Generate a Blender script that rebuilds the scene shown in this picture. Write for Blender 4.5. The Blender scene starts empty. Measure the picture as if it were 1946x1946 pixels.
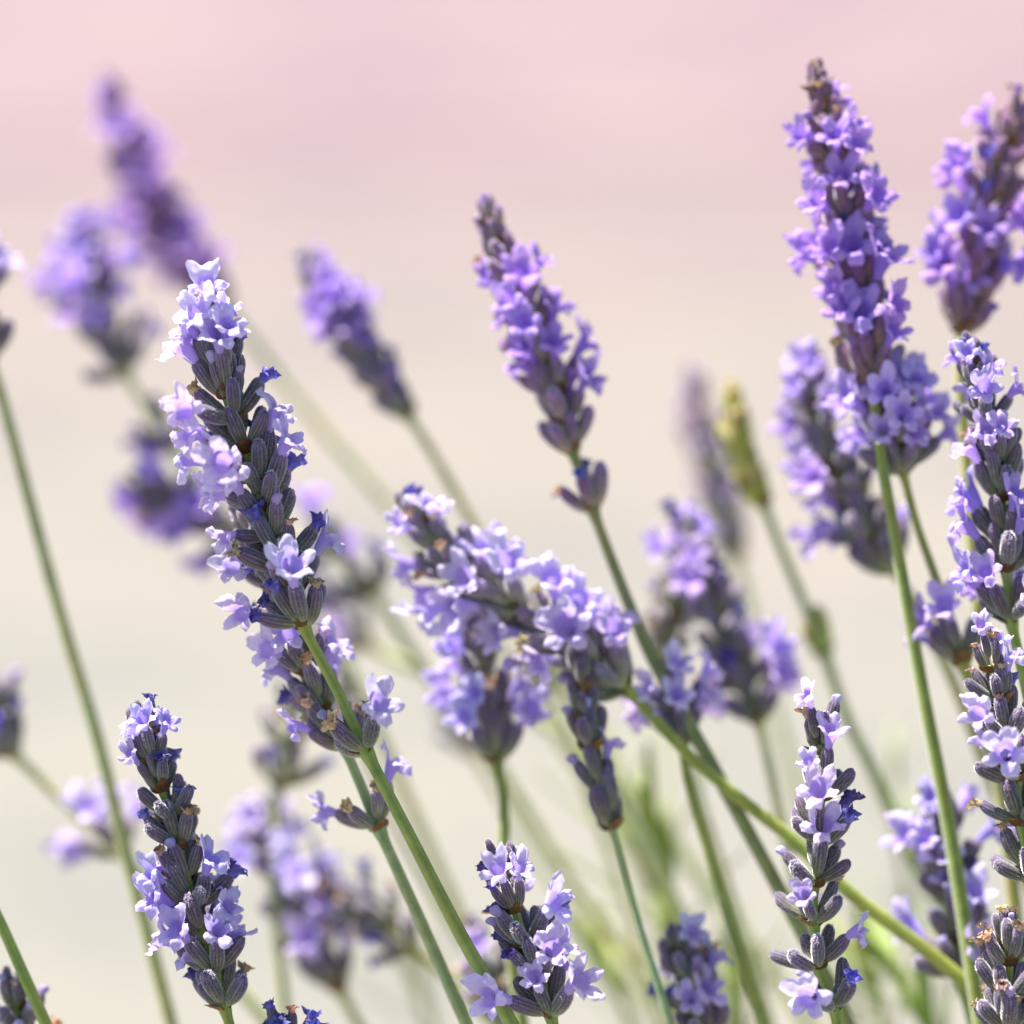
import bpy, math, random
from math import sin, cos, pi, radians
from mathutils import Vector, Matrix, noise

# ------------------------------------------------------------------ camera
SC = bpy.context.scene
COL = SC.collection
LENS, PITCH, DIST, ZF = 120.0, radians(12.5), 0.583, 0.45
FWD = Vector((0, cos(PITCH), -sin(PITCH)))
UP = Vector((0, sin(PITCH), cos(PITCH)))
RIGHT = Vector((1, 0, 0))
CAM = Vector((0, 0, ZF)) - FWD * DIST
camd = bpy.data.cameras.new('camera')
camd.lens = LENS
camd.sensor_width = camd.sensor_height = 36
camd.clip_start, camd.clip_end = 0.02, 300
camd.dof.use_dof = True
camd.dof.focus_distance = DIST
camd.dof.aperture_fstop = 4.9
cam = bpy.data.objects.new('camera', camd)
COL.objects.link(cam)
cam.location = CAM
cam.rotation_euler = (pi / 2 - PITCH, 0, 0)
SC.camera = cam

# ------------------------------------------------------------------ sky, sun, exposure
SUN_EL, SUN_AZ = radians(65), radians(-66)      # azimuth from +Y (behind the flowers) towards +X
wd = bpy.data.worlds.new('World')
SC.world = wd
wd.use_nodes = True
wn = wd.node_tree
bg = wn.nodes['Background']
sky = wn.nodes.new('ShaderNodeTexSky')
sky.sky_type = 'NISHITA'
sky.sun_disc = False
sky.sun_elevation = SUN_EL
sky.sun_rotation = SUN_AZ
wn.links.new(sky.outputs[0], bg.inputs[0])
bg.inputs[1].default_value = 0.075
sund = bpy.data.lights.new('sun', 'SUN')
sund.energy, sund.angle, sund.color = 5.0, radians(0.53), (1, 0.95, 0.88)
sun = bpy.data.objects.new('sun', sund)
COL.objects.link(sun)
sdir = Vector((sin(SUN_AZ) * cos(SUN_EL), cos(SUN_AZ) * cos(SUN_EL), sin(SUN_EL)))
sun.location = (0, 0, 3)
sun.rotation_euler = sdir.to_track_quat('Z', 'Y').to_euler()
vs = SC.view_settings
vs.view_transform, vs.look, vs.exposure, vs.gamma = 'Standard', 'None', 1.38, 1
SC.cycles.use_denoising = True
SC.cycles.max_bounces = 8
SC.cycles.transmission_bounces = 4

# ------------------------------------------------------------------ materials
def newmat(name):
    m = bpy.data.materials.new(name)
    m.use_nodes = True
    nt = m.node_tree
    return m, nt, nt.nodes['Principled BSDF'], nt.nodes['Material Output']

def nd(nt, typ, **kw):
    n = nt.nodes.new(typ)
    for k, v in kw.items():
        setattr(n, k, v)
    return n

def ramp(nt, stops):
    r = nd(nt, 'ShaderNodeValToRGB')
    el = r.color_ramp.elements
    while len(el) < len(stops):
        el.new(0.5)
    for e, (p, c) in zip(el, stops):
        e.position = p
        e.color = (*c, 1)
    return r

def mixcol(nt, mode, fac, a, b):
    n = nd(nt, 'ShaderNodeMix', data_type='RGBA', blend_type=mode)
    for sock, val in ((n.inputs[0], fac), (n.inputs[6], a), (n.inputs[7], b)):
        if hasattr(val, 'links'):
            nt.links.new(val, sock)
        elif isinstance(val, tuple):
            sock.default_value = (*val, 1)
        else:
            sock.default_value = val
    return n.outputs[2]

def objcoord(nt, scale=1.0):
    tc = nd(nt, 'ShaderNodeTexCoord')
    return tc.outputs['Object']

def noise_tex(nt, vec, scale, detail=2.0, rough=0.5):
    n = nd(nt, 'ShaderNodeTexNoise')
    n.inputs['Scale'].default_value = scale
    n.inputs['Detail'].default_value = detail
    n.inputs['Roughness'].default_value = rough
    nt.links.new(vec, n.inputs['Vector'])
    return n

def attr(nt, name):
    a = nd(nt, 'ShaderNodeAttribute')
    a.attribute_name = name
    return a.outputs['Fac']

def mat_calyx():
    m, nt, p, out = newmat('calyx_felt')
    h, rib = attr(nt, 'along'), attr(nt, 'rib')
    oi = nd(nt, 'ShaderNodeObjectInfo')
    groove = ramp(nt, [(0.0, (0.21, 0.23, 0.07)), (0.36, (0.085, 0.085, 0.055)), (0.62, (0.060, 0.045, 0.068)), (1.0, (0.085, 0.044, 0.125))])
    ribc = ramp(nt, [(0.0, (0.46, 0.48, 0.24)), (0.35, (0.36, 0.35, 0.27)), (0.7, (0.31, 0.275, 0.30)), (1.0, (0.34, 0.25, 0.39))])
    nt.links.new(h, groove.inputs[0]); nt.links.new(h, ribc.inputs[0])
    c = mixcol(nt, 'MIX', rib, groove.outputs[0], ribc.outputs[0])
    nz = noise_tex(nt, objcoord(nt), 900, 3, 0.6)
    r2 = ramp(nt, [(0.3, (0.7, 0.7, 0.72)), (0.7, (1.3, 1.28, 1.3))])
    nt.links.new(nz.outputs[0], r2.inputs[0])
    c = mixcol(nt, 'MULTIPLY', 1.0, c, r2.outputs[0])
    c = mixcol(nt, 'MULTIPLY', 1.0, c, oi.outputs['Color'])
    c = mixcol(nt, 'MULTIPLY', 1.0, c, (.80, .80, .78))
    nt.links.new(c, p.inputs['Base Color'])
    p.inputs['Roughness'].default_value = 0.75
    p.inputs['Specular IOR Level'].default_value = 0.25
    p.inputs['Sheen Weight'].default_value = 0.8
    p.inputs['Sheen Roughness'].default_value = 0.4
    p.inputs['Sheen Tint'].default_value = (0.85, 0.85, 0.9, 1)
    return m

def mat_hair():
    m, nt, p, out = newmat('calyx_hair')
    p.inputs['Base Color'].default_value = (0.82, 0.80, 0.80, 1)
    p.inputs['Roughness'].default_value = 0.6
    return m

def thin(nt, p, out, colsock, w, tint=None):
    tr = nd(nt, 'ShaderNodeBsdfTranslucent')
    if tint:
        colsock = mixcol(nt, 'MULTIPLY', 1.0, colsock, tint)
    nt.links.new(colsock, tr.inputs[0])
    mx = nd(nt, 'ShaderNodeMixShader')
    mx.inputs[0].default_value = w
    nt.links.new(p.outputs[0], mx.inputs[1]); nt.links.new(tr.outputs[0], mx.inputs[2])
    nt.links.new(mx.outputs[0], out.inputs[0])

def mat_corolla():
    m, nt, p, out = newmat('corolla_petal')
    t = attr(nt, 'along'); v = attr(nt, 'rib')
    oi = nd(nt, 'ShaderNodeObjectInfo')
    r = ramp(nt, [(0.0, (0.92, 0.88, 1.0)), (0.40, (0.78, 0.70, 0.95)), (0.54, (0.66, 0.55, 0.90)), (0.70, (0.95, 0.95, 1.0)), (1.0, (1.15, 1.18, 1.06))])
    nt.links.new(t, r.inputs[0])
    c = mixcol(nt, 'MULTIPLY', 1.0, oi.outputs['Color'], r.outputs[0])
    r3 = ramp(nt, [(0.0, (0.84, 0.80, 0.95)), (0.5, (1.0, 1.0, 1.0))])
    nt.links.new(v, r3.inputs[0])
    c = mixcol(nt, 'MULTIPLY', 1.0, c, r3.outputs[0])
    nz = noise_tex(nt, objcoord(nt), 700, 3, 0.6)
    r2 = ramp(nt, [(0.3, (0.88, 0.86, 0.94)), (0.7, (1.08, 1.08, 1.04))])
    nt.links.new(nz.outputs[0], r2.inputs[0])
    c = mixcol(nt, 'MULTIPLY', 1.0, c, r2.outputs[0])
    nt.links.new(c, p.inputs['Base Color'])
    p.inputs['Roughness'].default_value = 0.6
    p.inputs['Specular IOR Level'].default_value = 0.22
    p.inputs['Sheen Weight'].default_value = 0.15
    bp = nd(nt, 'ShaderNodeBump')
    bp.inputs['Strength'].default_value = 0.25
    bp.inputs['Distance'].default_value = 0.0002
    nt.links.new(nz.outputs[0], bp.inputs['Height'])
    nt.links.new(bp.outputs[0], p.inputs['Normal'])
    thin(nt, p, out, c, 0.42)
    return m

def mat_dry():
    m, nt, p, out = newmat('withered_corolla')
    oi = nd(nt, 'ShaderNodeObjectInfo')
    nz = noise_tex(nt, objcoord(nt), 1100, 3, 0.6)
    r2 = ramp(nt, [(0.3, (0.45, 0.42, 0.45)), (0.68, (1.5, 1.5, 1.5))])
    nt.links.new(nz.outputs[0], r2.inputs[0])
    c = mixcol(nt, 'MULTIPLY', 1.0, oi.outputs['Color'], r2.outputs[0])
    nt.links.new(c, p.inputs['Base Color'])
    p.inputs['Roughness'].default_value = 0.5
    thin(nt, p, out, c, 0.2)
    return m

def mat_bract():
    m, nt, p, out = newmat('bract_papery')
    oi = nd(nt, 'ShaderNodeObjectInfo')
    nz = noise_tex(nt, objcoord(nt), 800, 3, 0.6)
    r2 = ramp(nt, [(0.3, (0.10, 0.045, 0.012)), (0.55, (0.22, 0.11, 0.03)), (0.75, (0.38, 0.26, 0.12))])
    nt.links.new(nz.outputs[0], r2.inputs[0])
    c = mixcol(nt, 'MULTIPLY', 1.0, oi.outputs['Color'], r2.outputs[0])
    nt.links.new(c, p.inputs['Base Color'])
    p.inputs['Roughness'].default_value = 0.5
    thin(nt, p, out, c, 0.3)
    return m

def mat_stem():
    m, nt, p, out = newmat('stem_green')
    oi = nd(nt, 'ShaderNodeObjectInfo')
    rib = attr(nt, 'rib')
    nz = noise_tex(nt, objcoord(nt), 260, 4, 0.65)
    r2 = ramp(nt, [(0.3, (0.72, 0.74, 0.66)), (0.7, (1.25, 1.2, 1.3))])
    nt.links.new(nz.outputs[0], r2.inputs[0])
    c = mixcol(nt, 'MULTIPLY', 1.0, oi.outputs['Color'], r2.outputs[0])
    r3 = ramp(nt, [(0.0, (0.72, 0.75, 0.7)), (1.0, (1.25, 1.22, 1.35))])
    nt.links.new(rib, r3.inputs[0])
    c = mixcol(nt, 'MULTIPLY', 1.0, c, r3.outputs[0])
    nt.links.new(c, p.inputs['Base Color'])
    nz3 = noise_tex(nt, objcoord(nt), 45, 3, 0.6)
    r4 = ramp(nt, [(0.35, (1.12, 0.98, 0.9)), (0.6, (0.92, 1.0, 1.05))])
    nt.links.new(nz3.outputs[0], r4.inputs[0])
    c = mixcol(nt, 'MULTIPLY', 1.0, c, r4.outputs[0])
    nt.links.new(c, p.inputs['Base Color'])
    p.inputs['Roughness'].default_value = 0.55
    p.inputs['Specular IOR Level'].default_value = 0.4
    p.inputs['Sheen Weight'].default_value = 0.3
    bp = nd(nt, 'ShaderNodeBump')
    bp.inputs['Strength'].default_value = 0.35
    bp.inputs['Distance'].default_value = 0.0003
    nz2 = noise_tex(nt, objcoord(nt), 1800, 2)
    nt.links.new(nz2.outputs[0], bp.inputs['Height'])
    nt.links.new(bp.outputs[0], p.inputs['Normal'])
    return m

def mat_leaf():
    m, nt, p, out = newmat('leaf_greygreen')
    oi = nd(nt, 'ShaderNodeObjectInfo')
    nz = noise_tex(nt, objcoord(nt), 300, 3)
    r2 = ramp(nt, [(0.3, (0.8, 0.8, 0.75)), (0.7, (1.15, 1.15, 1.2))])
    nt.links.new(nz.outputs[0], r2.inputs[0])
    c = mixcol(nt, 'MULTIPLY', 1.0, oi.outputs['Color'], r2.outputs[0])
    nt.links.new(c, p.inputs['Base Color'])
    p.inputs['Roughness'].default_value = 0.6
    p.inputs['Sheen Weight'].default_value = 0.3
    thin(nt, p, out, c, 0.3)
    return m

def mat_gravel():
    """sandy path; brick dust and grit from the paving tint it more and more towards the paving's edge"""
    m, nt, p, out = newmat('sandy_gravel')
    g = nd(nt, 'ShaderNodeNewGeometry').outputs['Position']
    sx = nd(nt, 'ShaderNodeSeparateXYZ')
    nt.links.new(g, sx.inputs[0])
    a = noise_tex(nt, g, 1.5, 3, 0.55)
    ma = nd(nt, 'ShaderNodeMath', operation='MULTIPLY_ADD')
    nt.links.new(a.outputs[0], ma.inputs[0]); ma.inputs[1].default_value = 1.9
    nt.links.new(sx.outputs[1], ma.inputs[2])
    mr = nd(nt, 'ShaderNodeMapRange')
    nt.links.new(ma.outputs[0], mr.inputs[0])
    mr.inputs[1].default_value, mr.inputs[2].default_value = 2.2, 5.6
    r = ramp(nt, [(0.0, (0.213, 0.203, 0.171)), (0.38, (0.216, 0.189, 0.163)), (0.68, (0.208, 0.161, 0.153)), (1.0, (0.204, 0.141, 0.146))])
    nt.links.new(mr.outputs[0], r.inputs[0])
    bn = noise_tex(nt, g, 2.9, 2, 0.5)
    rb = ramp(nt, [(0.36, (0.86, 0.88, 0.92)), (0.5, (1.0, 1.0, 1.0)), (0.64, (1.09, 1.07, 1.04))])
    nt.links.new(bn.outputs[0], rb.inputs[0])
    c0 = mixcol(nt, 'MULTIPLY', 1.0, r.outputs[0], rb.outputs[0])
    b = nd(nt, 'ShaderNodeTexVoronoi')
    b.inputs['Scale'].default_value = 90
    nt.links.new(g, b.inputs['Vector'])
    r2 = ramp(nt, [(0.0, (1.12, 1.1, 1.08)), (0.6, (0.8, 0.8, 0.8))])
    nt.links.new(b.outputs['Distance'], r2.inputs[0])
    c = mixcol(nt, 'MULTIPLY', 1.0, c0, r2.outputs[0])
    nt.links.new(c, p.inputs['Base Color'])
    p.inputs['Roughness'].default_value = 0.9
    bp = nd(nt, 'ShaderNodeBump')
    bp.inputs['Strength'].default_value = 0.3
    bp.inputs['Distance'].default_value = 0.004
    nt.links.new(b.outputs['Distance'], bp.inputs['Height'])
    nt.links.new(bp.outputs[0], p.inputs['Normal'])
    return m

def mat_paving():
    m, nt, p, out = newmat('pink_paving')
    g = nd(nt, 'ShaderNodeNewGeometry').outputs['Position']
    br = nd(nt, 'ShaderNodeTexBrick')
    br.inputs['Scale'].default_value = 1.0
    br.inputs['Brick Width'].default_value = 0.21
    br.inputs['Row Height'].default_value = 0.105
    br.inputs['Mortar Size'].default_value = 0.004
    br.inputs['Color1'].default_value = (0.172, 0.110, 0.117, 1)
    br.inputs['Color2'].default_value = (0.196, 0.132, 0.136, 1)
    br.inputs['Mortar'].default_value = (0.20, 0.17, 0.155, 1)
    nt.links.new(g, br.inputs['Vector'])
    a = noise_tex(nt, g, 1.6, 3, 0.55)
    r = ramp(nt, [(0.36, (0.78, 0.78, 0.84)), (0.5, (1.0, 1.0, 1.0)), (0.64, (1.10, 1.24, 1.14))])
    nt.links.new(a.outputs[0], r.inputs[0])
    c = mixcol(nt, 'MULTIPLY', 1.0, br.outputs[0], r.outputs[0])
    nt.links.new(c, p.inputs['Base Color'])
    p.inputs['Roughness'].default_value = 0.85
    return m

M = dict(calyx=mat_calyx(), hair=mat_hair(), corolla=mat_corolla(), dry=mat_dry(), bract=mat_bract(),
         stem=mat_stem(), leaf=mat_leaf(), gravel=mat_gravel(), paving=mat_paving())

# ------------------------------------------------------------------ mesh helpers
def mesh(name, verts, faces, mats, along=None, rib=None, midx=None, smooth=True):
    me = bpy.data.meshes.new(name)
    me.from_pydata([tuple(v) for v in verts], [], faces)
    for m in mats:
        me.materials.append(m)
    for nm, arr in (('along', along), ('rib', rib)):
        if arr is not None:
            a = me.attributes.new(nm, 'FLOAT', 'POINT')
            a.data.foreach_set('value', arr)
    if midx:
        me.polygons.foreach_set('material_index', midx)
    me.polygons.foreach_set('use_smooth', [smooth] * len(me.polygons))
    me.update()
    return me

def link(name, data, parent=None, mat=None, color=None):
    o = bpy.data.objects.new(name, data)
    COL.objects.link(o)
    if parent:
        o.parent = parent
    if mat is not None:
        o.matrix_local = mat
    if color:
        o.color = (*color, 1)
    return o

MM = 0.001

def calyx_mesh(seed, hairs=520):
    """ribbed, slightly curved felted tube, 6 mm long, mouth closed to a soft dome"""
    R = random.Random(seed)
    NR, NS = 12, 24
    prof = [(0, .40), (.06, .62), (.16, .80), (.32, .98), (.5, 1.06), (.68, 1.06), (.82, 1.0), (.91, .86), (.965, .60), (1.0, .22)]
    L = 6.0
    curve = R.uniform(.5, 1.0)
    fat = R.uniform(.92, 1.08)
    verts, al, rb, faces, mi = [], [], [], [], []
    ph = R.random() * 6
    for i, (h, r) in enumerate(prof):
        for j in range(NS):
            a = 2 * pi * j / NS
            ribv = 1.0 if j % 2 == 0 else 0.0
            d = 1 + (0.055 if ribv else -0.075) * min(1, 4 * h) * (1 if h < .9 else .6)
            d *= 1 + 0.05 * sin(2 * a + ph + 3 * h)
            rr = r * d * fat
            z = h * L + (0.16 * cos(5 * a + ph) if h > .95 else 0)
            verts.append(Vector((rr * cos(a) - curve * h * h, rr * sin(a), z)) * MM)
            al.append(h); rb.append(ribv * (0.35 + 0.5 * R.random()) + .06)
    n = len(prof)
    for i in range(n - 1):
        for j in range(NS):
            k = (j + 1) % NS
            faces.append((i * NS + j, i * NS + k, (i + 1) * NS + k, (i + 1) * NS + j)); mi.append(0)
    faces.append(tuple(range((n - 1) * NS, n * NS))); mi.append(0)
    faces.append(tuple(reversed(range(NS)))); mi.append(0)
    for q in range(hairs):
        i = R.randrange(1, n - 1); j = R.randrange(NS)
        b = verts[i * NS + j].lerp(verts[(i + 1) * NS + j], R.random())
        c = Vector((-curve * (b.z / MM / L) ** 2 * MM, 0, b.z))
        o = (b - c); o.z = 0
        if o.length < 1e-6:
            continue
        o.normalize()
        tang = Vector((-o.y, o.x, 0))
        tip = b + (o * R.uniform(.12, .32) + Vector((0, 0, 1)) * R.uniform(.02, .22) + tang * R.uniform(-.1, .1)) * MM
        w = 0.025 * MM
        s = len(verts)
        verts += [b - o * .03 * MM + tang * w, b - o * .03 * MM - tang * w, tip]
        al += [.5] * 3; rb += [1] * 3
        faces.append((s, s + 1, s + 2)); mi.append(1)
    me = mesh('calyx', verts, faces, [M['calyx'], M['hair']], al, rb, mi)
    me['tip_x'] = -curve * MM
    me['tilt'] = -2 * curve / L
    return me

LOBES = [(-31, 33, 4.1, 54), (31, 33, 4.1, 54), (108, 29, 3.0, 84), (180, 30, 3.3, 98), (-108, 29, 3.0, 84)]

def corolla_mesh(seed, openness=1.0):
    """two-lipped tubular flower: tube out of the calyx, two broad upper lobes, three lower ones"""
    R = random.Random(seed)
    NS, NT, NF = 60, 6, 8
    off = Vector((R.random() * 50, R.random() * 50, R.random() * 50))
    bend = radians(R.uniform(18, 42))
    tubeL = R.uniform(3.6, 5.0)
    lob = [(a + R.uniform(-6, 6), w * R.uniform(.92, 1.1), l * R.uniform(.85, 1.12), (f + R.uniform(-26, 30)) * openness) for a, w, l, f in LOBES]
    verts, al, rb, faces = [], [], [], []
    def centre(s):
        z = tubeL * s
        b = bend * max(0, s - .35) / .65
        x = tubeL * .65 * max(0, s - .35) ** 2 * bend * 1.2
        return Vector((x, 0, z - 1.4)), b
    for i in range(NT):
        s = i / (NT - 1)
        c, b = centre(s)
        r = .62 + .10 * s + .75 * s ** 2.2
        ax = Vector((sin(b), 0, cos(b))); ex = Vector((cos(b), 0, -sin(b)))
        for j in range(NS):
            a = 2 * pi * j / NS
            # angle 0 = upper side (-X)
            rr = r * (1 + .08 * noise.noise(Vector((2 * cos(a), 2 * sin(a), 3 * s)) + off))
            verts.append((c + ex * (-cos(a) * rr) + Vector((0, sin(a) * rr, 0))) * MM)
            al.append(.5 * s); rb.append(1.0)
    c, b = centre(1)
    ax = Vector((sin(b), 0, cos(b))); ex = Vector((cos(b), 0, -sin(b)))
    r0 = 1.47
    for k in range(1, NF + 1):
        t = k / NF
        for j in range(NS):
            deg = (360 * j / NS + 180) % 360 - 180
            best, fl, mid = .42, 70 * openness, 0
            wsum, fsum = 0, 0
            for la, lw, ll, lf in lob:
                dd = (deg - la + 180) % 360 - 180
                q = abs(dd) / lw
                w = math.exp(-2.5 * q * q)
                wsum += w; fsum += w * lf
                if q < 1.15:
                    e = ll * max(0.0, 1 - (q / 1.15) ** 2.1) ** .62 * (1 + .22 * noise.noise(Vector((deg * .09, seed * 3.7, 0))))
                    if e > best:
                        best, mid = e, 1 - q
            fl = fsum / wsum
            a = radians(deg)
            rad = Vector((0, sin(a), 0)) + ex * (-cos(a))
            steps = 10
            pos_r, pos_z = r0, 0
            for q in range(steps):
                tt = t * (q + .5) / steps
                ang = radians(18 + (fl - 18) * min(1, 1.35 * tt) + 34 * tt * tt)
                pos_r += sin(ang) * best * t / steps
                pos_z += cos(ang) * best * t / steps
            nv = Vector((1.3 * cos(a), 1.3 * sin(a), 1.5 * t)) + off
            wob = noise.noise(nv * 1.5) * 1.0 + noise.noise(nv * 3.3) * .6 + noise.noise(nv * 7) * .18
            fold = .30 * mid * mid * t
            p = c + rad * pos_r + ax * (pos_z + wob * t * 1.05 + fold - .1 * t)
            p.y += .25 * t * noise.noise(nv * 2 + Vector((9, 0, 0)))
            verts.append(p * MM)
            al.append(.5 + .5 * t); rb.append(min(1, abs(.5 - (deg * 11 / 360) % 1) * 2 + .25))
    rows = NT + NF
    for i in range(rows - 1):
        for j in range(NS):
            k = (j + 1) % NS
            faces.append((i * NS + j, i * NS + k, (i + 1) * NS + k, (i + 1) * NS + j))
    return mesh('corolla', verts, faces, [M['corolla']], al, rb)

def crumple_mesh(seed, ragged):
    """spent corolla: shrivelled, twisted remains at the mouth of the calyx"""
    R = random.Random(seed)
    off = Vector((R.random() * 50, R.random() * 50, R.random() * 50))
    NS, NT = 20, 9
    L = R.uniform(1.8, 3.2)
    verts, faces = [], []
    lean = R.uniform(-.5, .9)
    for i in range(NT):
        s = i / (NT - 1)
        for j in range(NS):
            a = 2 * pi * j / NS + 1.6 * s
            r = .55 + .25 * s
            if s > .5:
                r += (s - .5) * 1.6 * (0.35 + ragged * max(0, cos(5 * a / 1.0 + off.x)))
            v = Vector((cos(a) * 1.5, sin(a) * 1.5, s * 3)) + off
            r *= 1 + .55 * noise.noise(v * 1.6) + .45 * noise.noise(v * 3.7)
            z = s * L - .9 - (.9 * ragged * (s - .6) if s > .6 else 0) + .5 * noise.noise(v * 2.3) * s + .35 * noise.noise(v * 5) * s
            verts.append(Vector((r * cos(a) + lean * s * s, r * sin(a), z)) * MM)
    for i in range(NT - 1):
        for j in range(NS):
            k = (j + 1) % NS
            faces.append((i * NS + j, i * NS + k, (i + 1) * NS + k, (i + 1) * NS + j))
    return mesh('withered_corolla', verts, faces, [M['dry']])

def bud_mesh(seed):
    """closed flower bud: a small folded knob pushing out of the calyx"""
    R = random.Random(seed)
    off = Vector((R.random() * 50,) * 3)
    NS, prof = 20, [(-.9, .62), (-.2, .72), (.4, .82), (.9, .95), (1.35, .88), (1.7, .6), (1.85, .2)]
    k0 = R.uniform(.8, 1.25)
    verts, al, faces = [], [], []
    for i, (z, r) in enumerate(prof):
        for j in range(NS):
            a = 2 * pi * j / NS
            rr = r * (1 + (.14 * cos(4 * a + off.x) if z > 0 else 0) + .12 * noise.noise(Vector((cos(a), sin(a), z)) + off))
            verts.append(Vector((rr * cos(a) + .12 * z * z, rr * sin(a) * .92, z * k0)) * MM)
            al.append(.62 + .2 * i / 6)
    n = len(prof)
    for i in range(n - 1):
        for j in range(NS):
            k = (j + 1) % NS
            faces.append((i * NS + j, i * NS + k, (i + 1) * NS + k, (i + 1) * NS + j))
    faces.append(tuple(range((n - 1) * NS, n * NS)))
    return mesh('corolla_bud', verts, faces, [M['corolla']], al, [1.0] * len(verts))

def bract_mesh(seed):
    """papery pointed scale under a whorl, cupped, with thickness from both skins"""
    R = random.Random(seed)
    NU, NV = 8, 6
    verts, faces = [], []
    W, L = R.uniform(1.5, 2.1), R.uniform(3.2, 4.2)
    for side in (0, 1):
        for i in range(NU + 1):
            u = i / NU
            w = W * (sin(pi * min(1, (u * .86 + .14)) ** .8) ** .8) + .03
            for j in range(NV + 1):
                v = 2 * j / NV - 1
                y = v * w
                x = .62 * u * L * .5 - .45 * (v * v) * w * .6 + .15 * noise.noise(Vector((u * 4, v * 3, seed)))
                z = u * L
                verts.append(Vector((x + side * .07, y, z)) * MM)
    n = (NU + 1) * (NV + 1)
    def ix(s, i, j):
        return s * n + i * (NV + 1) + j
    for i in range(NU):
        for j in range(NV):
            faces.append((ix(0, i, j), ix(0, i, j + 1), ix(0, i + 1, j + 1), ix(0, i + 1, j)))
            faces.append((ix(1, i, j), ix(1, i + 1, j), ix(1, i + 1, j + 1), ix(1, i, j + 1)))
    return mesh('bract', verts, faces, [M['bract']])

def leaf_mesh(seed):
    """narrow linear leaf, keeled, edges rolled, arching"""
    R = random.Random(seed)
    NU, NV, L = 10, 4, 34.0
    verts, faces = [], []
    arch = R.uniform(.1, .45)
    for side in (0, 1):
        for i in range(NU + 1):
            u = i / NU
            w = 1.7 * sin(pi * (u * .93 + .05)) ** .5
            for j in range(NV + 1):
                v = 2 * j / NV - 1
                verts.append(Vector((arch * L * u * u + .5 * abs(v) * w * .6 - side * .25, v * w, u * L * (1 - .2 * arch * u))) * MM)
    n = (NU + 1) * (NV + 1)
    def ix(s, i, j):
        return s * n + i * (NV + 1) + j
    for i in range(NU):
        for j in range(NV):
            faces.append((ix(0, i, j), ix(0, i, j + 1), ix(0, i + 1, j + 1), ix(0, i + 1, j)))
            faces.append((ix(1, i, j), ix(1, i + 1, j), ix(1, i + 1, j + 1), ix(1, i, j + 1)))
    return mesh('leaf', verts, faces, [M['leaf']])

CALYX = [calyx_mesh(100 + i) for i in range(9)]
COROLLA = [corolla_mesh(200 + i, [1, 1, .9, 1.05, .75, .95, 1.1, .85, 1, .6, 1, .9][i]) for i in range(12)]
CRUMPLE = [crumple_mesh(300 + i, .3 + .1 * i) for i in range(8)]
BUD = [bud_mesh(400 + i) for i in range(5)]
BRACT = [bract_mesh(500 + i) for i in range(5)]
LEAF = [leaf_mesh(600 + i) for i in range(5)]

def stem_mesh(pts, radii, swell, origin):
    """square, rounded, ridged stem through pts (dense polyline)"""
    NS = 16
    verts, rb, faces = [], [], []
    n = len(pts)
    up = Vector((0, -1, 0))
    for i, p in enumerate(pts):
        t = (pts[min(n - 1, i + 1)] - pts[max(0, i - 1)]).normalized()
        side = t.cross(up)
        if side.length < 1e-4:
            side = t.cross(Vector((1, 0, 0)))
        side.normalize()
        up2 = side.cross(t).normalized()
        up = up2
        r = radii[i]
        for c, s in swell:
            d = (p - c).length
            r *= 1 + .45 * math.exp(-(d / (1.6 * MM * s)) ** 2)
        tw = .5 + .8 * i / n
        for j in range(NS):
            a = 2 * pi * j / NS
            k = 1 + .10 * cos(4 * a) + .03 * cos(8 * a)
            rr = r * k
            verts.append(p + (side * cos(a + tw) + up2 * sin(a + tw)) * rr - origin)
            rb.append(.5 + .5 * cos(4 * a))
    for i in range(n - 1):
        for j in range(NS):
            k = (j + 1) % NS
            faces.append((i * NS + j, i * NS + k, (i + 1) * NS + k, (i + 1) * NS + j))
    faces.append(tuple(range((n - 1) * NS, n * NS)))
    faces.append(tuple(reversed(range(NS))))
    return mesh('stem', verts, faces, [M['stem']], None, rb)

def catmull(P, per=10):
    out = []
    n = len(P)
    for i in range(n - 1):
        p0 = P[i - 1] if i else P[0] * 2 - P[1]
        p1, p2 = P[i], P[i + 1]
        p3 = P[i + 2] if i + 2 < n else P[-1] * 2 - P[-2]
        for k in range(per):
            t = k / per
            out.append(.5 * ((2 * p1) + (p2 - p0) * t + (2 * p0 - 5 * p1 + 4 * p2 - p3) * t * t + (3 * p1 - p0 - 3 * p2 + p3) * t ** 3))
    out.append(P[-1].copy())
    return out

W0 = 36.0 / LENS
def at(x, y, dz):
    """a spot in the flower bed: dz metres behind the row of stalks in focus"""
    return CAM + (DIST + dz) * (FWD + RIGHT * ((x - 966) / 1932 * W0) + UP * ((966 - y) / 1932 * W0))
def proj(p):
    v = p - CAM
    d = v.dot(FWD)
    return 966 + v.dot(RIGHT) / d / W0 * 1932, 966 - v.dot(UP) / d / W0 * 1932, d - DIST

# ------------------------------------------------------------------ ground
def sheet(name, x0, x1, y0, y1, z, mat, wavy=0):
    nx = 60
    verts, faces = [], []
    for i in range(nx + 1):
        x = x0 + (x1 - x0) * i / nx
        verts.append((x, y0 + wavy * noise.noise(Vector((x * 1.1, 3.3, 0))), z))
        verts.append((x, y1, z))
    for i in range(nx):
        faces.append((2 * i, 2 * i + 2, 2 * i + 3, 2 * i + 1))
    o = link(name, mesh(name, verts, faces, [mat], smooth=False))
    o['kind'] = 'structure'
    return o
sheet('ground', -60, 60, -40, 120, 0, M['gravel'])
sheet('pavement', -14, 14, 4.5, 30, 0.004, M['paving'], .12)

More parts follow.
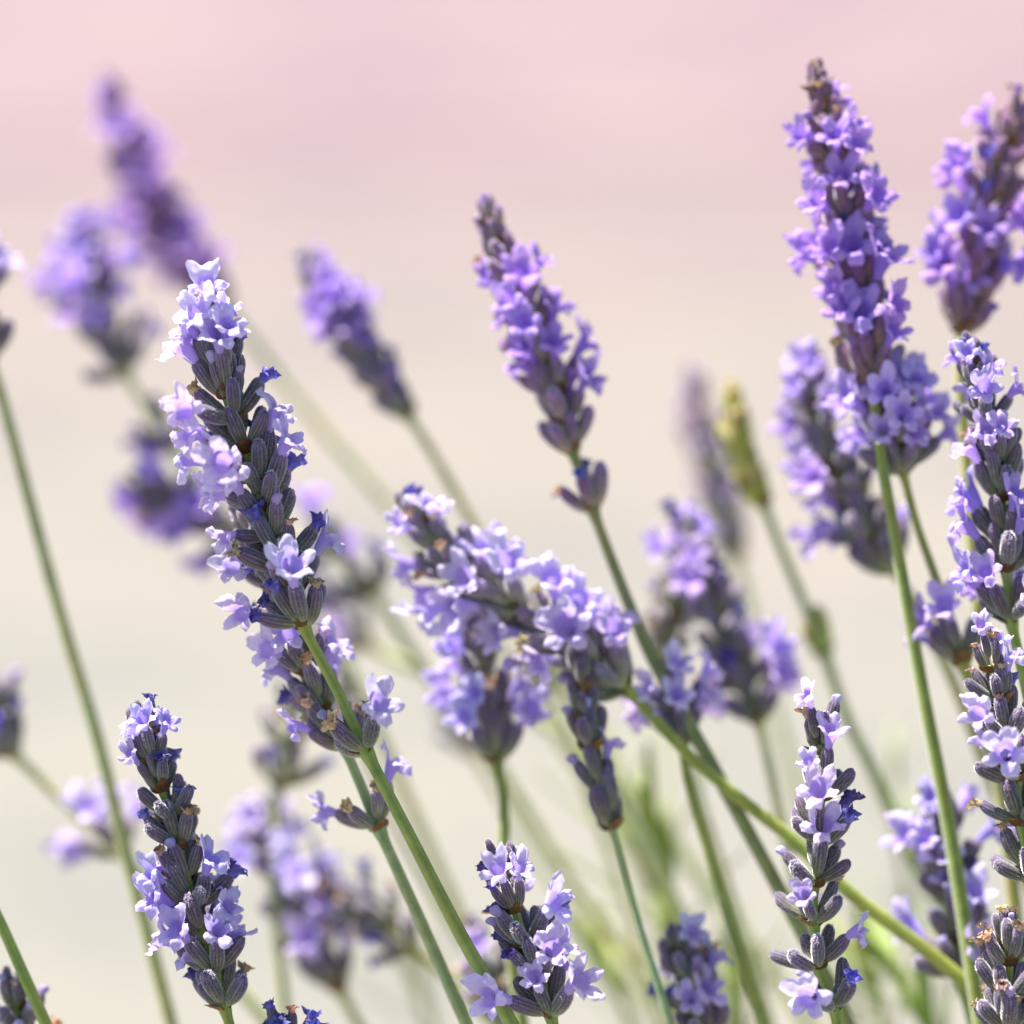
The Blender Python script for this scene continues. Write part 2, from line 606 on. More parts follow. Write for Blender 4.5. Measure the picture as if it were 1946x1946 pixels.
# ------------------------------------------------------------------ lavender stalks
LILAC = (.70, .60, .89)
BLUE = (.61, .53, .87)
VIOLET = (.53, .35, .78)
GREEN = (.245, .325, .055)
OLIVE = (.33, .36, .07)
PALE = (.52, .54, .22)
BASES = random.Random(77)
GROUP = 'lavender flower stalks in the bed'

def frame_from(zdir, xdir):
    z = zdir.normalized()
    x = (xdir - z * xdir.dot(z)).normalized()
    y = z.cross(x)
    return Matrix(((x.x, y.x, z.x), (x.y, y.y, z.y), (x.z, y.z, z.z))).to_4x4()

def jit(R, c, a=.12):
    k = 1 + R.uniform(-a, a)
    return tuple(max(0, min(4, v * k * (1 + R.uniform(-a, a) * .5))) for v in c)

def stalk(seed, label, dz, head, stem, nwh=8, whorls=None, remote=(), per=(7, 9), flowers=(), p_open=0.12, p_bud=.15,
          p_blue=.1, p_brown=.12, col=LILAC, green=GREEN, size=1.0, ang=(34, 70), calyx_tint=(1, 1, 1), r_stem=1.0,
          name='lavender_stalk', taper=.68, cat='lavender stalk'):
    R = random.Random(seed)
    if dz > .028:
        calyx_tint = tuple(v * 1.32 for v in calyx_tint)  # veiling haze over the blurred stalks, put into their calyx colour as a lift
    def P(q):
        return at(q[0], q[1], dz + (q[2] if len(q) > 2 else 0))
    H = [P(q) for q in head]
    S = [P(q) for q in stem]
    # from the last point in view the stem runs on down to its foot in the bed
    ctrl = H + S
    d = (ctrl[-1] - ctrl[-2]).normalized()
    last = ctrl[-1]
    run = max(-.05, min(.2, d.x / max(.15, -d.z) * last.z * .55))
    foot = Vector((last.x + run + BASES.uniform(-.02, .02), last.y + BASES.uniform(-.02, .03), 0))
    b1 = last + d * (.32 * last.z)
    b2 = foot + Vector((-.01, 0, .30 * last.z))
    tail = []
    for i in range(1, 19):
        t = i / 18
        tail.append(last * (1 - t) ** 3 + b1 * 3 * t * (1 - t) ** 2 + b2 * 3 * t * t * (1 - t) + foot * t ** 3)
    line = catmull(ctrl, 12)
    nh = (len(H) - 1) * 12
    pts = line + tail
    radii = []
    for i in range(len(pts)):
        if i < nh:
            r = .45 + .5 * i / max(1, nh)
        else:
            r = .95 + .35 * min(1, (i - nh) / 60)
        radii.append(r * MM * (.55 + .4 * size) * r_stem)
    root = bpy.data.objects.new(name, None)
    COL.objects.link(root)
    root.location = foot
    root.empty_display_size = .01
    root['label'], root['category'], root['group'] = label, cat, GROUP
    # whorl nodes as fractions of the head's length
    cum = [0]
    for i in range(1, len(line)):
        cum.append(cum[-1] + (line[i] - line[i - 1]).length)
    hl = cum[nh]
    nodes = []
    if whorls is None:
        whorls = [(max(0, k + .05 + R.uniform(-.15, .15)) / (nwh - .95)) ** 1.2 for k in range(nwh)]
    def node_at(s):
        i = 1
        while i < len(cum) - 1 and cum[i] < s:
            i += 1
        return line[i], (line[i - 1] - line[min(len(line) - 1, i + 1)]).normalized()
    for f in whorls:
        p, t = node_at(max(0.0005, min(1, f) * hl))
        nodes.append((p, t, taper + (1 - taper) * min(1, f * 2), f, None))
    for q in remote:
        w = P(q[:2])
        i = min(range(len(line)), key=lambda k: (line[k] - w).length)
        nodes.append((line[i], (line[max(0, i - 1)] - line[min(len(line) - 1, i + 1)]).normalized(), 1.0, 1, q[2]))
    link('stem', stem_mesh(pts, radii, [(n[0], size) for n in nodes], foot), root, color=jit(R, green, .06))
    cal = []
    phase = R.uniform(0, pi)
    for ni, (p, t, sc, f, cnt) in enumerate(nodes):
        e1 = t.cross(Vector((0, -1, .2))).normalized()
        e2 = t.cross(e1).normalized()
        n = cnt or R.randint(*per)
        if f < .08:
            n = max(4, n - 2)
        az0 = phase + ni * (pi / 2)
        for k in range(n):
            cy = k % 2
            q = (k // 2)
            m = (n + 1 - cy) // 2
            az = az0 + cy * pi + ((q + .5) / m - .5) * radians(165) + R.uniform(-.16, .16)
            inner = (q % 2)
            th = radians(R.uniform(*ang)) * (.62 if inner and n > 5 else 1) * (.30 + .70 * min(1, .1 + f * 3.2))
            rad = e1 * cos(az) + e2 * sin(az)
            dirv = t * cos(th) + rad * sin(th)
            xv = rad * cos(th) - t * sin(th)
            base = p + rad * (.9 * MM * size) + t * R.uniform(-.2, 1.6) * MM * (1.9 if inner else .7)
            s = 1.1 * size * sc * R.uniform(.88, 1.12)
            mat = Matrix.Translation(base - foot) @ frame_from(dirv, xv) @ Matrix.Rotation(R.uniform(-.25, .25), 4, 'Z') @ Matrix.Diagonal((s * R.uniform(.9, 1.08), s * R.uniform(.9, 1.08), s * R.uniform(.92, 1.1), 1))
            me = R.choice(CALYX)
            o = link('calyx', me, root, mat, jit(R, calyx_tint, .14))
            tipw = base + dirv * 8 * MM * s
            cal.append((o, me, proj(tipw), dirv, f))
        for cy in range(2):
            az = az0 + cy * pi
            rad = e1 * cos(az) + e2 * sin(az)
            th = radians(R.uniform(20, 38))
            dirv = t * cos(th) + rad * sin(th)
            s = size * (.7 + .3 * sc) * R.uniform(.75, 1.0)
            mat = Matrix.Translation(p + rad * .7 * MM * size - t * .7 * MM - foot) @ frame_from(dirv, rad * cos(th) - t * sin(th)) @ Matrix.Scale(s, 4)
            link('bract', R.choice(BRACT), root, mat, jit(R, (1, 1, 1), .3))
    state = {}
    for fx, fy in flowers:
        best = min((c for c in range(len(cal)) if c not in state),
                   key=lambda c: math.hypot(cal[c][2][0] - fx, cal[c][2][1] - fy) + 2600 * cal[c][2][2], default=None)
        if best is not None:
            state[best] = 'open'
    for i, (o, me, pr, dv, f) in enumerate(cal):
        st = state.get(i)
        if st is None:
            r = R.random() + (p_open if f < .1 else 0)
            for k, pk in (('open', p_open), ('bud', p_bud), ('blue', p_blue), ('brown', p_brown)):
                if r < pk:
                    st = k
                    break
                r -= pk
        if not st:
            continue
        loc = Vector((me['tip_x'] * .92, 0, 5.75 * MM))
        rot = Matrix.Translation(loc) @ Matrix.Rotation(me['tilt'] * .8, 4, 'Y') @ Matrix.Rotation(R.uniform(-.4, .4), 4, 'Z')
        if st == 'open':
            k = R.uniform(.72, .96)
            link('corolla', R.choice(COROLLA), o, rot @ Matrix.Scale(k, 4), jit(R, col, .1))
        elif st == 'bud':
            link('corolla_bud', R.choice(BUD), o, rot @ Matrix.Scale(R.uniform(.75, 1.0), 4), jit(R, tuple(v * .8 for v in col), .15))
        elif st == 'blue':
            link('withered_corolla', R.choice(CRUMPLE), o, rot @ Matrix.Scale(R.uniform(.85, 1.25), 4), jit(R, (.12, .11, .42), .35))
        else:
            link('withered_corolla', R.choice(CRUMPLE), o, rot @ Matrix.Scale(R.uniform(.7, 1.1), 4), jit(R, (.58, .40, .24), .3))
    return root

STALKS = [
 # --- in focus
 dict(seed=1, label='tall sharp lavender stalk crowned by pale blooms, bare calyces down one side', dz=0,
      head=[(404, 628), (414, 682), (434, 776), (462, 843), (488, 915), (511, 1005), (545, 1090), (572, 1179)],
      stem=[(640, 1310), (690, 1416), (780, 1590), (870, 1765), (965, 1932)],
      whorls=[.05, .12, .20, .29, .39, .49, .59, .69, .79, .89, .985], ang=(36, 76), per=(7, 9), taper=.9, size=1.07, remote=[(688, 1414, 6)],
      flowers=[(400, 560), (440, 590), (355, 600), (350, 650), (405, 620), (460, 625), (375, 590), (420, 610), (360, 640), (385, 830), (375, 880), (400, 930), (455, 885), (390, 860), (365, 910),
               (430, 1010), (565, 1100), (540, 830), (515, 800), (690, 1335), (370, 790), (395, 960)],
      p_open=0.02, p_bud=.14, p_blue=.2, p_brown=.18),
 dict(seed=2, label='lavender stalk tucked behind the tall one, with a sparse flowering whorl far down its stem', dz=.013,
      head=[(470, 1000), (500, 1080), (530, 1150), (575, 1260), (610, 1340), (648, 1408)],
      stem=[(680, 1480), (714, 1562), (790, 1730), (880, 1932)], nwh=7, remote=[(714, 1562, 5)], per=(7, 9),
      flowers=[(400, 1060), (430, 1110), (450, 1080), (440, 1150), (470, 1280), (510, 1260), (590, 1520), (775, 1465), (570, 1380), (640, 1230)],
      p_open=0.1, p_bud=.2, p_blue=.12, p_brown=.18, green=(.32, .41, .15), calyx_tint=(1.5, 1.45, 1.4), ang=(32, 70)),
 dict(seed=3, label='lavender stalk before a long bare stem, pale blooms on its tip and both flanks', dz=.004,
      head=[(277, 1385), (297, 1465), (328, 1560), (350, 1650), (372, 1730), (398, 1810), (425, 1905)],
      stem=[(445, 1975)], whorls=[.0, .09, .19, .30, .41, .52, .63, .74, .86, .98], per=(7, 9),
      flowers=[(265, 1345), (290, 1340), (310, 1375), (245, 1385), (275, 1370), (240, 1450), (280, 1640), (265, 1660), (290, 1690), (320, 1770), (325, 1810), (440, 1620), (440, 1680), (420, 1740), (460, 1790), (300, 1720), (430, 1650)],
      p_open=0.03, p_bud=.1, p_blue=.14, p_brown=.14, col=BLUE),
 dict(seed=4, label='slim upright lavender stalk with well spaced whorls of grey calyces and few blooms', dz=.001,
      head=[(1548, 1405), (1552, 1470), (1545, 1580), (1537, 1690), (1537, 1740), (1545, 1830), (1575, 1900)],
      stem=[(1582, 1960)], whorls=[.02, .18, .36, .52, .66, .82, .99], per=(6, 8),
      flowers=[(1535, 1350), (1575, 1385), (1500, 1445), (1580, 1490), (1565, 1540), (1470, 1725), (1640, 1780), (1520, 1850)],
      p_open=0.03, p_bud=.12, p_blue=.14, p_brown=.12, taper=.85),
 dict(seed=5, label='stout lavender stalk with violet blooms on both flanks and dark calyces down the middle', dz=.012,
      head=[(1835, 680), (1850, 740), (1868, 820), (1885, 900), (1893, 1000), (1900, 1090), (1908, 1170)],
      stem=[(1932, 1280), (1965, 1420), (2010, 1600)], nwh=8, per=(8, 10),
      flowers=[(1790, 660), (1800, 700), (1880, 690), (1900, 720), (1880, 780), (1860, 830), (1800, 920), (1790, 950), (1810, 1010), (1810, 1060), (1930, 920), (1930, 1000), (1860, 1140), (1900, 1130), (1920, 1150)],
      p_open=0.09, p_bud=.15, p_blue=.05, p_brown=.04, col=(.60, .48, .84)),
 dict(seed=6, label='lavender stalk with a single pale bloom on top and tan withered flowers below', dz=.001,
      head=[(1868, 1255), (1885, 1320), (1902, 1400), (1915, 1470), (1928, 1560), (1945, 1660)],
      stem=[(1975, 1800), (2010, 1960)], nwh=6, per=(7, 9),
      flowers=[(1865, 1210), (1815, 1330), (1830, 1380), (1840, 1400)], p_open=0.03, p_bud=.16, p_blue=.1, p_brown=.3),
 dict(seed=7, label='spent lavender stalk with crowded grey calyces and tan withered flowers, no open bloom', dz=0,
      head=[(1900, 1770), (1905, 1830), (1902, 1890), (1900, 1950)], stem=[(1905, 2000)], nwh=4, per=(9, 11), p_open=0, p_bud=.06, p_blue=.06, p_brown=.45),
 dict(seed=8, label='short lavender stalk, white-lit bloom at its tip, column of blooms along one side', dz=.003,
      head=[(950, 1640), (970, 1710), (995, 1780), (1020, 1850), (1040, 1920)], stem=[(1055, 1985)], whorls=[.03, .25, .5, .74, .98], per=(7, 9),
      flowers=[(940, 1615), (955, 1630), (965, 1690), (1065, 1740), (1075, 1790), (1090, 1830), (1080, 1870), (970, 1880), (980, 1920), (1100, 1860)],
      p_open=0.05, p_bud=.1, p_blue=.24, p_brown=.06),
 # --- slightly behind
 dict(seed=9, label='tallest lavender stalk, rusty pointed tip, thick band of violet blooms low down', dz=.026,
      head=[(1546, 165), (1556, 215), (1572, 290), (1590, 380), (1605, 470), (1622, 560), (1635, 640), (1645, 720)],
      stem=[(1660, 850), (1690, 1020), (1740, 1300), (1790, 1560), (1850, 1932)], nwh=13, per=(8, 9), size=1.12, col=VIOLET, taper=.5,
      flowers=[(1500, 240), (1600, 240), (1570, 290), (1625, 310), (1520, 400), (1580, 480), (1650, 430), (1620, 520), (1680, 480), (1690, 530), (1500, 520), (1520, 570), (1660, 560), (1690, 600), (1700, 640), (1640, 500), (1600, 560), (1670, 620)],
      p_open=0.12, p_bud=.14, p_blue=.04, p_brown=.08, ang=(28, 58), calyx_tint=(1.55, 1.0, 1.25)),
 dict(seed=10, label='short bushy lavender head crowded with blooms, ending in a thin stem with one lower whorl', dz=.03,
      head=[(1680, 740), (1690, 790), (1697, 840), (1704, 890)], stem=[(1730, 990), (1765, 1090), (1800, 1190), (1818, 1255), (1850, 1340), (1890, 1480)],
      nwh=4, per=(8, 10), remote=[(1817, 1252, 6)], ang=(34, 72), p_open=0.3, p_bud=.1, p_blue=.02, p_brown=.05, col=(.60, .48, .84), green=OLIVE, size=1.1, r_stem=.8,
      flowers=[(1745, 1185), (1760, 1200), (1650, 760), (1690, 740), (1730, 720), (1640, 800), (1700, 800), (1750, 790), (1745, 840), (1680, 770), (1720, 760), (1660, 790), (1740, 740)]),
 dict(seed=11, label='lavender stalk tilting away from the tallest one, violet blooms low and rust brown bracts', dz=.042,
      head=[(1912, 230), (1895, 280), (1875, 330), (1860, 400), (1848, 480), (1830, 560), (1816, 625)], stem=[(1812, 720), (1825, 900), (1850, 1200), (1890, 1500)],
      nwh=8, per=(7, 9), size=1.12, col=VIOLET, p_open=0.19, p_bud=.1, p_blue=.04, p_brown=.12, calyx_tint=(1.5, .95, 1.15), green=OLIVE,
      flowers=[(1850, 210), (1820, 290), (1750, 400), (1770, 430), (1780, 470), (1760, 540), (1880, 480), (1900, 400), (1890, 520)]),
 dict(seed=12, label='lavender stalk with dark bare tip, paired violet blooms mid-way, loose whorls at its foot', dz=.034,
      head=[(929, 420), (938, 462), (960, 525), (990, 590), (1022, 670), (1055, 760), (1080, 850)], stem=[(1118, 960), (1155, 1060), (1195, 1160), (1235, 1250), (1330, 1420), (1450, 1640)],
      nwh=10, per=(5, 7), remote=[(1118, 958, 5)], col=VIOLET, taper=.55, calyx_tint=(1.4, 1.05, 1.35), size=1.05, p_open=0.03, p_bud=.2, p_blue=.03, p_brown=.03, ang=(26, 54), green=(.24, .28, .08),
      flowers=[(1010, 510), (1015, 540), (965, 580), (975, 610), (1050, 600), (1065, 620), (990, 680), (1000, 700), (1080, 690), (1095, 710)]),
 dict(seed=13, label='soft blurred lavender stalk standing alone, closely set violet blooms and a grey lower end', dz=0.085,
      head=[(600, 530), (618, 560), (650, 610), (690, 670), (730, 730), (770, 785)], stem=[(800, 830), (845, 905), (905, 1010), (1000, 1180), (1120, 1400)],
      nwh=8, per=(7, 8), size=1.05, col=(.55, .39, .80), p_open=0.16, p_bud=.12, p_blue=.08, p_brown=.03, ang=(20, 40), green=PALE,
      flowers=[(620, 540), (640, 560), (580, 560), (650, 620), (690, 600), (680, 660), (620, 620), (820, 740)]),
 dict(seed=14, label='strongly blurred tall lavender stalk with a long thin mauve tip', dz=0.145,
      head=[(211, 165), (228, 230), (255, 300), (285, 380), (320, 450), (365, 510), (425, 580)], stem=[(480, 650), (600, 800), (740, 960), (880, 1130), (1010, 1320), (1130, 1500)],
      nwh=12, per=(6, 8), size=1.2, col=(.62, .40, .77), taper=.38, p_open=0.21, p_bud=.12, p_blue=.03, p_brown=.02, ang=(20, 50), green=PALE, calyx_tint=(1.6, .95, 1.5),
      flowers=[(300, 290), (295, 330), (265, 270), (285, 250), (270, 340), (350, 410), (360, 440), (320, 470), (345, 490), (400, 490), (390, 520), (455, 545), (250, 430), (300, 520)]),
 dict(seed=15, label='blurred lavender stalk with a bushy lilac crown and thinning grey whorls under it', dz=0.11,
      head=[(152, 450), (160, 510), (180, 580), (208, 645), (240, 710)], stem=[(290, 790), (335, 860), (430, 980), (560, 1130), (640, 1230), (700, 1350), (765, 1500), (850, 1690), (900, 1820)],
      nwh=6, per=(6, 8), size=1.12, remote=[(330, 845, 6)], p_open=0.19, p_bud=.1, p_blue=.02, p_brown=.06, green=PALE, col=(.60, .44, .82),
      flowers=[(120, 450), (125, 490), (180, 430), (190, 470), (110, 520), (130, 560), (210, 570), (220, 490), (150, 420), (110, 480), (185, 510), (140, 530), (200, 440)]),
 dict(seed=16, label='blurred drooping lavender head half hidden by the tall stalk, two dull whorls on its stem', dz=0.11,
      head=[(285, 925), (340, 955), (400, 985), (450, 1005)], stem=[(560, 1020), (640, 1050), (705, 1120), (790, 1250), (930, 1430), (1090, 1680), (1250, 1880)],
      nwh=4, per=(7, 9), size=1.2, remote=[(635, 1048, 6), (703, 1118, 6)], p_open=0.25, p_bud=.1, p_blue=.1, p_brown=.05, col=VIOLET, green=PALE,
      flowers=[(300, 930), (320, 970), (360, 950), (390, 960)]),
 dict(seed=17, label='long bare lavender stem curving past the leaning stalk', dz=0.06,
      head=[(-75, 430), (-62, 520), (-45, 610), (-22, 680)], stem=[(2, 745), (60, 960), (120, 1180), (180, 1380), (230, 1580), (272, 1740), (322, 1932)],
      nwh=5, per=(6, 8), size=1.15, p_open=0.25, green=(.34, .39, .12), r_stem=1.05),
 dict(seed=18, label='blurred lavender stalk crossing behind the long bare stem, with a small flowering whorl there', dz=.08,
      head=[(-45, 1290), (-20, 1340), (5, 1385), (28, 1425)], stem=[(70, 1465), (130, 1520), (215, 1600), (330, 1720), (480, 1900)],
      nwh=3, per=(6, 8), size=1.15, remote=[(222, 1608, 5)], p_open=0.10, p_brown=.04, green=PALE, flowers=[(150, 1560), (185, 1510), (170, 1590)]),
 dict(seed=19, label='plain dark green lavender stem rising beside a pale budded tip', dz=.012,
      head=[(-150, 1440), (-122, 1510), (-92, 1570)], stem=[(-25, 1690), (5, 1750), (45, 1840), (90, 1940)], nwh=3, per=(6, 8), p_open=0.19),
 dict(seed=20, label='pale budded lavender tip beside a plain dark green stem', dz=.02,
      head=[(32, 1890), (40, 1940), (55, 2000)], stem=[(80, 2060)], nwh=3, per=(6, 8), p_open=0.00, p_bud=.5, p_brown=.2, calyx_tint=(1.3, 1.25, 1.2), col=(.68, .6, .88)),
 dict(seed=21, label='lavender head bent almost level across the others, blooms and tan husks along its top', dz=.030,
      head=[(800, 985), (835, 1040), (885, 1090), (950, 1130), (1020, 1175), (1095, 1225), (1180, 1300)], stem=[(1230, 1350), (1300, 1425), (1400, 1510), (1490, 1580), (1610, 1690), (1750, 1795), (1900, 1920)],
      nwh=8, per=(9, 11), size=1.2, p_open=0.05, p_bud=.12, p_blue=.08, p_brown=.2, ang=(34, 70), calyx_tint=(1.3, 1.35, 1.2), green=(.31, .37, .05),
      flowers=[(770, 1000), (840, 990), (745, 1085), (885, 1100), (950, 1050), (1080, 1080), (1075, 1210), (1160, 1200), (1140, 1180), (1190, 1210), (1100, 1110), (960, 1040), (800, 1120), (830, 1150), (890, 1160), (1000, 1250)]),
 dict(seed=22, label='lavender head hanging under the bent one, full of blooms, tapering into a dark stem', dz=.042,
      head=[(885, 1170), (898, 1235), (912, 1310), (925, 1380), (938, 1440)], stem=[(950, 1510), (952, 1620), (965, 1800), (985, 1932)],
      nwh=5, per=(7, 9), size=1.15, p_open=0.08, p_bud=.12, p_blue=.1, p_brown=.03, ang=(28, 52), col=BLUE,
      flowers=[(850, 1240), (870, 1290), (845, 1310), (975, 1270), (980, 1310), (970, 1350), (865, 1370), (985, 1330), (880, 1250)]),
 dict(seed=23, label='short lavender head of white-lit blooms where the bent stalk passes behind its stem', dz=.036,
      head=[(1272, 1290), (1278, 1340), (1288, 1400)], stem=[(1300, 1480), (1340, 1620), (1385, 1765), (1442, 1940)],
      nwh=3, per=(6, 7), size=.95, p_open=0.05, p_bud=.1, p_brown=.15, ang=(34, 66), flowers=[(1240, 1300), (1280, 1260), (1330, 1290), (1260, 1330), (1340, 1330), (1180, 1380), (1190, 1410)], col=(.74, .66, .90), green=(.30, .37, .07)),
 dict(seed=24, label='sparse lavender stalk of bare blue-grey calyces on a very thin pale green stem', dz=.024,
      head=[(1098, 1290), (1105, 1350), (1120, 1430), (1140, 1500), (1156, 1565)], stem=[(1180, 1650), (1210, 1760), (1245, 1870), (1266, 1940)],
      nwh=5, per=(4, 6), p_open=0.0, p_bud=.12, p_blue=.08, p_brown=.03, green=(.30, .40, .17), r_stem=.7, ang=(14, 34), flowers=[(1170, 1380)]),
 dict(seed=25, label='blurred lavender stalk with a lone bloom cluster on its tip and bloom at its foot', dz=0.068,
      head=[(1300, 1020), (1318, 1080), (1345, 1150), (1372, 1220), (1405, 1295), (1432, 1365)], stem=[(1455, 1460), (1478, 1570), (1520, 1740), (1580, 1932)],
      nwh=7, per=(6, 8), size=1.12, p_open=0.06, p_bud=.14, p_blue=.12, p_brown=.1, col=(.63, .49, .84), green=PALE,
      flowers=[(1270, 1000), (1300, 985), (1330, 1040), (1290, 1060), (1320, 1030), (1270, 1050), (1450, 1230), (1465, 1260), (1460, 1290), (1400, 1330)]),
 dict(seed=26, label='blurred lavender stalk lit white at its tip, densely flowered, behind the tallest stem', dz=0.055,
      head=[(1528, 720), (1540, 780), (1562, 850), (1590, 920), (1630, 1000), (1685, 1075)], stem=[(1720, 1130), (1800, 1290), (1880, 1500)],
      nwh=7, per=(8, 10), size=1.14, p_open=0.21, p_bud=.1, p_blue=.08, p_brown=.08, col=(.62, .50, .84), green=PALE,
      flowers=[(1520, 690), (1540, 720), (1500, 730), (1560, 740), (1500, 860), (1600, 810), (1540, 910), (1570, 950)]),
 dict(seed=27, label='strongly blurred grey lavender spike without any bloom', dz=0.15,
      head=[(1312, 745), (1325, 820), (1345, 900), (1368, 980), (1388, 1050)], stem=[(1405, 1120), (1440, 1260), (1500, 1480)],
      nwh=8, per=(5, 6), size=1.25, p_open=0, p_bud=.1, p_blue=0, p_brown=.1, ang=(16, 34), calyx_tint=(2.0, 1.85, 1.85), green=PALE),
 dict(seed=28, label='blurred unopened olive green lavender spike with a knotted pale stem', dz=.08,
      head=[(1385, 775), (1397, 830), (1415, 890), (1440, 950)], stem=[(1480, 1050), (1550, 1220), (1600, 1360), (1645, 1450), (1700, 1570), (1800, 1760)],
      nwh=6, per=(5, 6), size=1.1, p_open=0, p_bud=0, p_blue=0, p_brown=.04, ang=(8, 18), calyx_tint=(2.2, 2.5, .35), green=(.36, .44, .14),
      remote=[(1556, 1235, 2)]),
 dict(seed=29, label='small blurred grey-green lavender spike between two larger flowering ones', dz=.08,
      head=[(1262, 1135), (1260, 1190), (1262, 1250)], stem=[(1275, 1340), (1310, 1480), (1380, 1700)],
      nwh=4, per=(6, 8), size=1.05, p_open=0, p_bud=.1, p_brown=.1, calyx_tint=(1.3, 1.5, .9), green=PALE),
 dict(seed=30, label='blurred lavender stalk with scattered lilac blooms low behind the tall stem', dz=0.088,
      head=[(495, 1560), (525, 1630), (560, 1700), (600, 1770), (640, 1865)], stem=[(680, 1940)],
      nwh=6, per=(7, 9), size=1.2, p_open=0.16, p_bud=.1, p_blue=.1, p_brown=.08, green=OLIVE, ang=(28, 58),
      flowers=[(480, 1560), (500, 1600), (550, 1560), (470, 1620), (580, 1640), (630, 1720), (640, 1800), (660, 1790), (600, 1820)]),
 dict(seed=31, label='blurred upright lavender spike of grey-green calyces topping a flowerless stem', dz=.085,
      head=[(542, 1350), (538, 1410), (528, 1480)], stem=[(520, 1570), (520, 1720), (540, 1932)], nwh=3, per=(5, 6), size=1.15, p_open=0, p_bud=.1, p_brown=.06,
      calyx_tint=(1.5, 1.6, 1.2), green=(.33, .40, .14)),
 dict(seed=32, label='blurred dark lavender spike lying over sideways, bloomless', dz=.08,
      head=[(650, 1690), (695, 1715), (740, 1750), (775, 1785)], stem=[(840, 1840), (930, 1932)], nwh=4, per=(6, 7), size=1.05, p_open=0, p_bud=.1, p_blue=.1, p_brown=.2, green=OLIVE),
 dict(seed=33, label='blurred lavender head with broad lilac blooms behind the tallest stalk\'s lower stem', dz=.036,
      head=[(1775, 1545), (1782, 1610), (1795, 1690), (1803, 1770), (1808, 1840)], stem=[(1830, 1910), (1850, 1980)],
      nwh=6, per=(8, 10), size=1.12, p_open=0.22, p_bud=.1, p_blue=.08, p_brown=.03, col=BLUE,
      flowers=[(1720, 1560), (1710, 1620), (1740, 1600), (1820, 1510), (1850, 1550), (1770, 1640)]),
 dict(seed=34, label='low blurred lavender tip, dark buds above and two lilac blooms on one shoulder', dz=.032,
      head=[(1285, 1790), (1300, 1850), (1320, 1910), (1335, 1970)], stem=[(1350, 2040)], nwh=4, per=(7, 9), p_open=0.12, p_bud=.1, p_blue=.08, col=BLUE,
      flowers=[(1335, 1760), (1350, 1800), (1325, 1850), (1350, 1890), (1260, 1830)]),
 dict(seed=35, label='faint lavender head hidden behind the tall stalk\'s lower stem and the short one', dz=.06,
      head=[(905, 1790), (930, 1860), (960, 1930)], stem=[(985, 2000)], nwh=3, per=(7, 8), p_open=0.31),
 dict(seed=37, label='faint pale yellow-green lavender stem stretching sideways from a washed-out bloom', dz=.13,
      head=[(590, 1140), (640, 1180), (690, 1212)], stem=[(760, 1250), (830, 1278), (940, 1320), (1060, 1388), (1200, 1500), (1340, 1680)], nwh=3, per=(5, 7), size=1.2, p_open=.45,
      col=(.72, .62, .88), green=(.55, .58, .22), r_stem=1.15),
 dict(seed=38, label='pale blurred lavender stem with a small bud head tucked behind the bent lavender head', dz=.11,
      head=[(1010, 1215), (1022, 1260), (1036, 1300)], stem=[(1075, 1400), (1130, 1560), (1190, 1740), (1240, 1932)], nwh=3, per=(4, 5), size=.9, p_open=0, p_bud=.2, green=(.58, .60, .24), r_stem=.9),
 dict(seed=39, label='washed-out lavender stem whose bud head hides behind the hanging bloom-filled head', dz=.14,
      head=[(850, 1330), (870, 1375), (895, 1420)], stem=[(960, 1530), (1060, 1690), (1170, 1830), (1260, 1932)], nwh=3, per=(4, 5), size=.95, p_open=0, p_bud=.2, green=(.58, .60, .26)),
 dict(seed=40, label='pale blurred lavender stem starting behind the second stalk\'s lower whorls', dz=.10,
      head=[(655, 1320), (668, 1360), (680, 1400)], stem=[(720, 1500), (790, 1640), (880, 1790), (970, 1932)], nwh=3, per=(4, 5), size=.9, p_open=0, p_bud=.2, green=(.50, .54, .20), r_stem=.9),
 dict(seed=36, label='lavender tip with a blue withered flower only just showing beside the leaning stalk', dz=.002,
      head=[(545, 1965), (555, 2010), (570, 2060)], stem=[(590, 2120)], nwh=3, per=(6, 7), p_open=0, p_blue=.6, p_brown=.2),
]
for s in STALKS:
    stalk(**s)

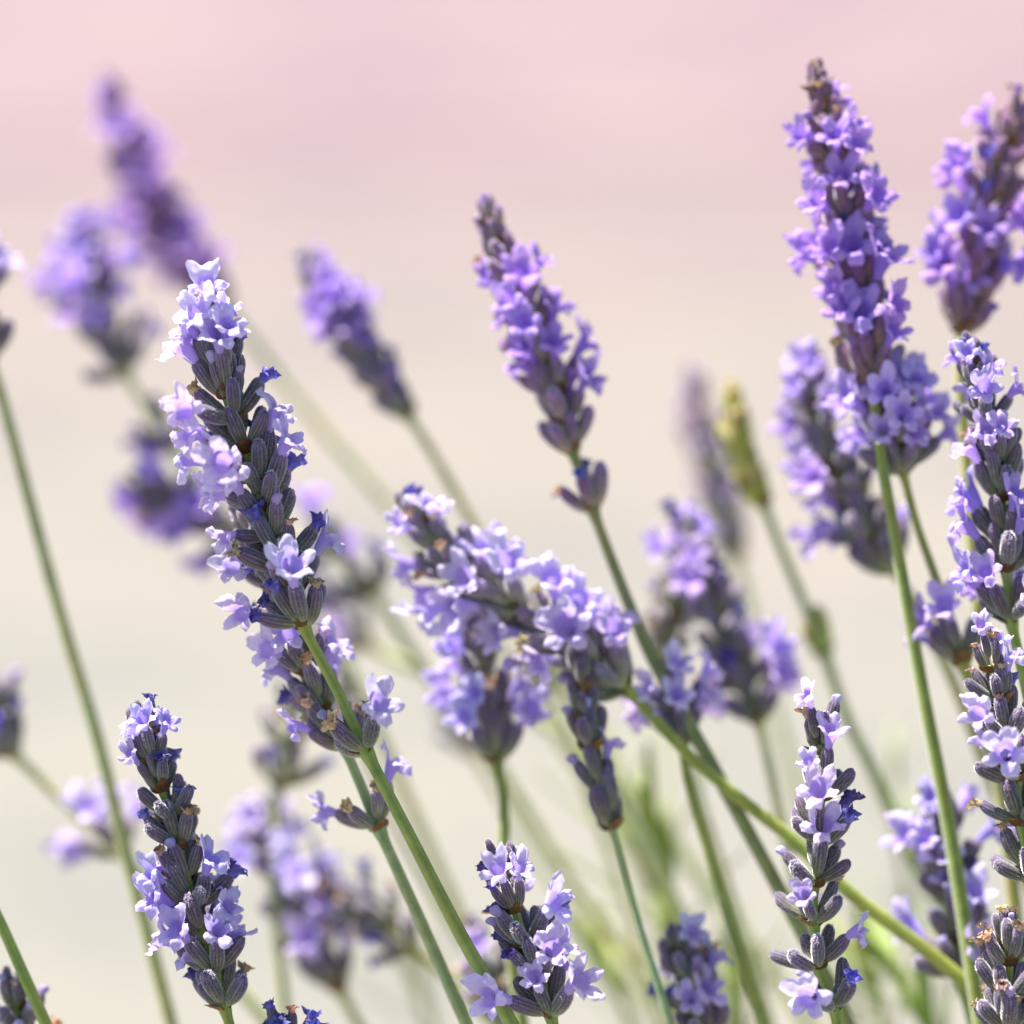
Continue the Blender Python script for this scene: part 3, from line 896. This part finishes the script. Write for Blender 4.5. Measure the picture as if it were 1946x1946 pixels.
# ------------------------------------------------------------------ leafy shoots low in the bed
def shoot(seed, label, dz, pts, npair, green, size=1.0):
    R = random.Random(seed)
    P = [at(x, y, dz) for x, y in pts]
    last = P[-1]
    d = (P[-1] - P[-2]).normalized()
    foot = Vector((last.x + .03, last.y + .01, 0))
    tail = []
    b1, b2 = last + d * .3 * last.z, foot + Vector((0, 0, .3 * last.z))
    for i in range(1, 13):
        t = i / 12
        tail.append(last * (1 - t) ** 3 + b1 * 3 * t * (1 - t) ** 2 + b2 * 3 * t * t * (1 - t) + foot * t ** 3)
    line = catmull(P, 10)
    pts3 = line + tail
    root = bpy.data.objects.new('leafy_shoot', None)
    COL.objects.link(root)
    root.location = foot
    root.empty_display_size = .01
    root['label'], root['category'], root['group'] = label, 'lavender shoot', 'leafy lavender shoots'
    link('stem', stem_mesh(pts3, [(.4 + .9 * min(1, i / 30)) * MM for i in range(len(pts3))], [], foot), root, color=green)
    for k in range(npair):
        i = int((k + .3) / npair * (len(line) - 2)) + 1
        p, t = line[i], (line[i - 1] - line[i + 1]).normalized()
        e1 = t.cross(Vector((0, -1, .2))).normalized()
        e2 = t.cross(e1)
        for c in range(2):
            az = k * pi / 2 + c * pi + R.uniform(-.3, .3)
            rad = e1 * cos(az) + e2 * sin(az)
            th = radians(R.uniform(14, 34))
            s = size * R.uniform(.7, 1.05) * (.5 + .5 * min(1, k / 3))
            m = Matrix.Translation(p + rad * .5 * MM - foot) @ frame_from(t * cos(th) + rad * sin(th), rad * cos(th) - t * sin(th)) @ Matrix.Scale(s, 4)
            link('leaf', R.choice(LEAF), root, m, jit(R, green, .15))

YG = (.26, .35, .055)
shoot(701, 'blurred yellow-green leafy shoot under the bent lavender head', .10, [(1215, 1480), (1235, 1580), (1262, 1690), (1275, 1800), (1290, 1932)], 6, YG)
shoot(702, 'pale blurred leafy shoot just beside the thin-stemmed sparse stalk', .15, [(1160, 1430), (1190, 1530), (1225, 1640), (1262, 1800)], 6, (.36, .42, .13))
shoot(703, 'blurred leafy shoot at the foot of the slim upright stalk', .085, [(1690, 1830), (1725, 1890), (1760, 1960), (1790, 2040)], 5, YG)
shoot(704, 'faint leafy shoot between the slim upright stalk and the olive spike\'s stem', .16, [(1690, 1420), (1690, 1520), (1705, 1640), (1740, 1800)], 5, (.36, .42, .20), .8)
shoot(705, 'upright leafy shoot tip standing behind the low dark-budded lavender tip', .10, [(1385, 1780), (1390, 1850), (1400, 1932), (1410, 2020)], 5, YG, .8)
shoot(706, 'loose pale leafy shoot at the foot of the low dark-budded tip and thin stem', .13, [(1120, 1760), (1150, 1830), (1180, 1900), (1210, 1980)], 5, (.40, .46, .14), .9)
shoot(707, 'leafy shoot crossing behind the bent head\'s far stem', .11, [(1620, 1800), (1640, 1860), (1665, 1932), (1690, 2000)], 5, (.36, .43, .10), .9)
shoot(708, 'dim leafy shoot low behind the two crossing main stems', .17, [(760, 1800), (785, 1860), (810, 1932), (835, 2010)], 5, (.40, .45, .20), .9)
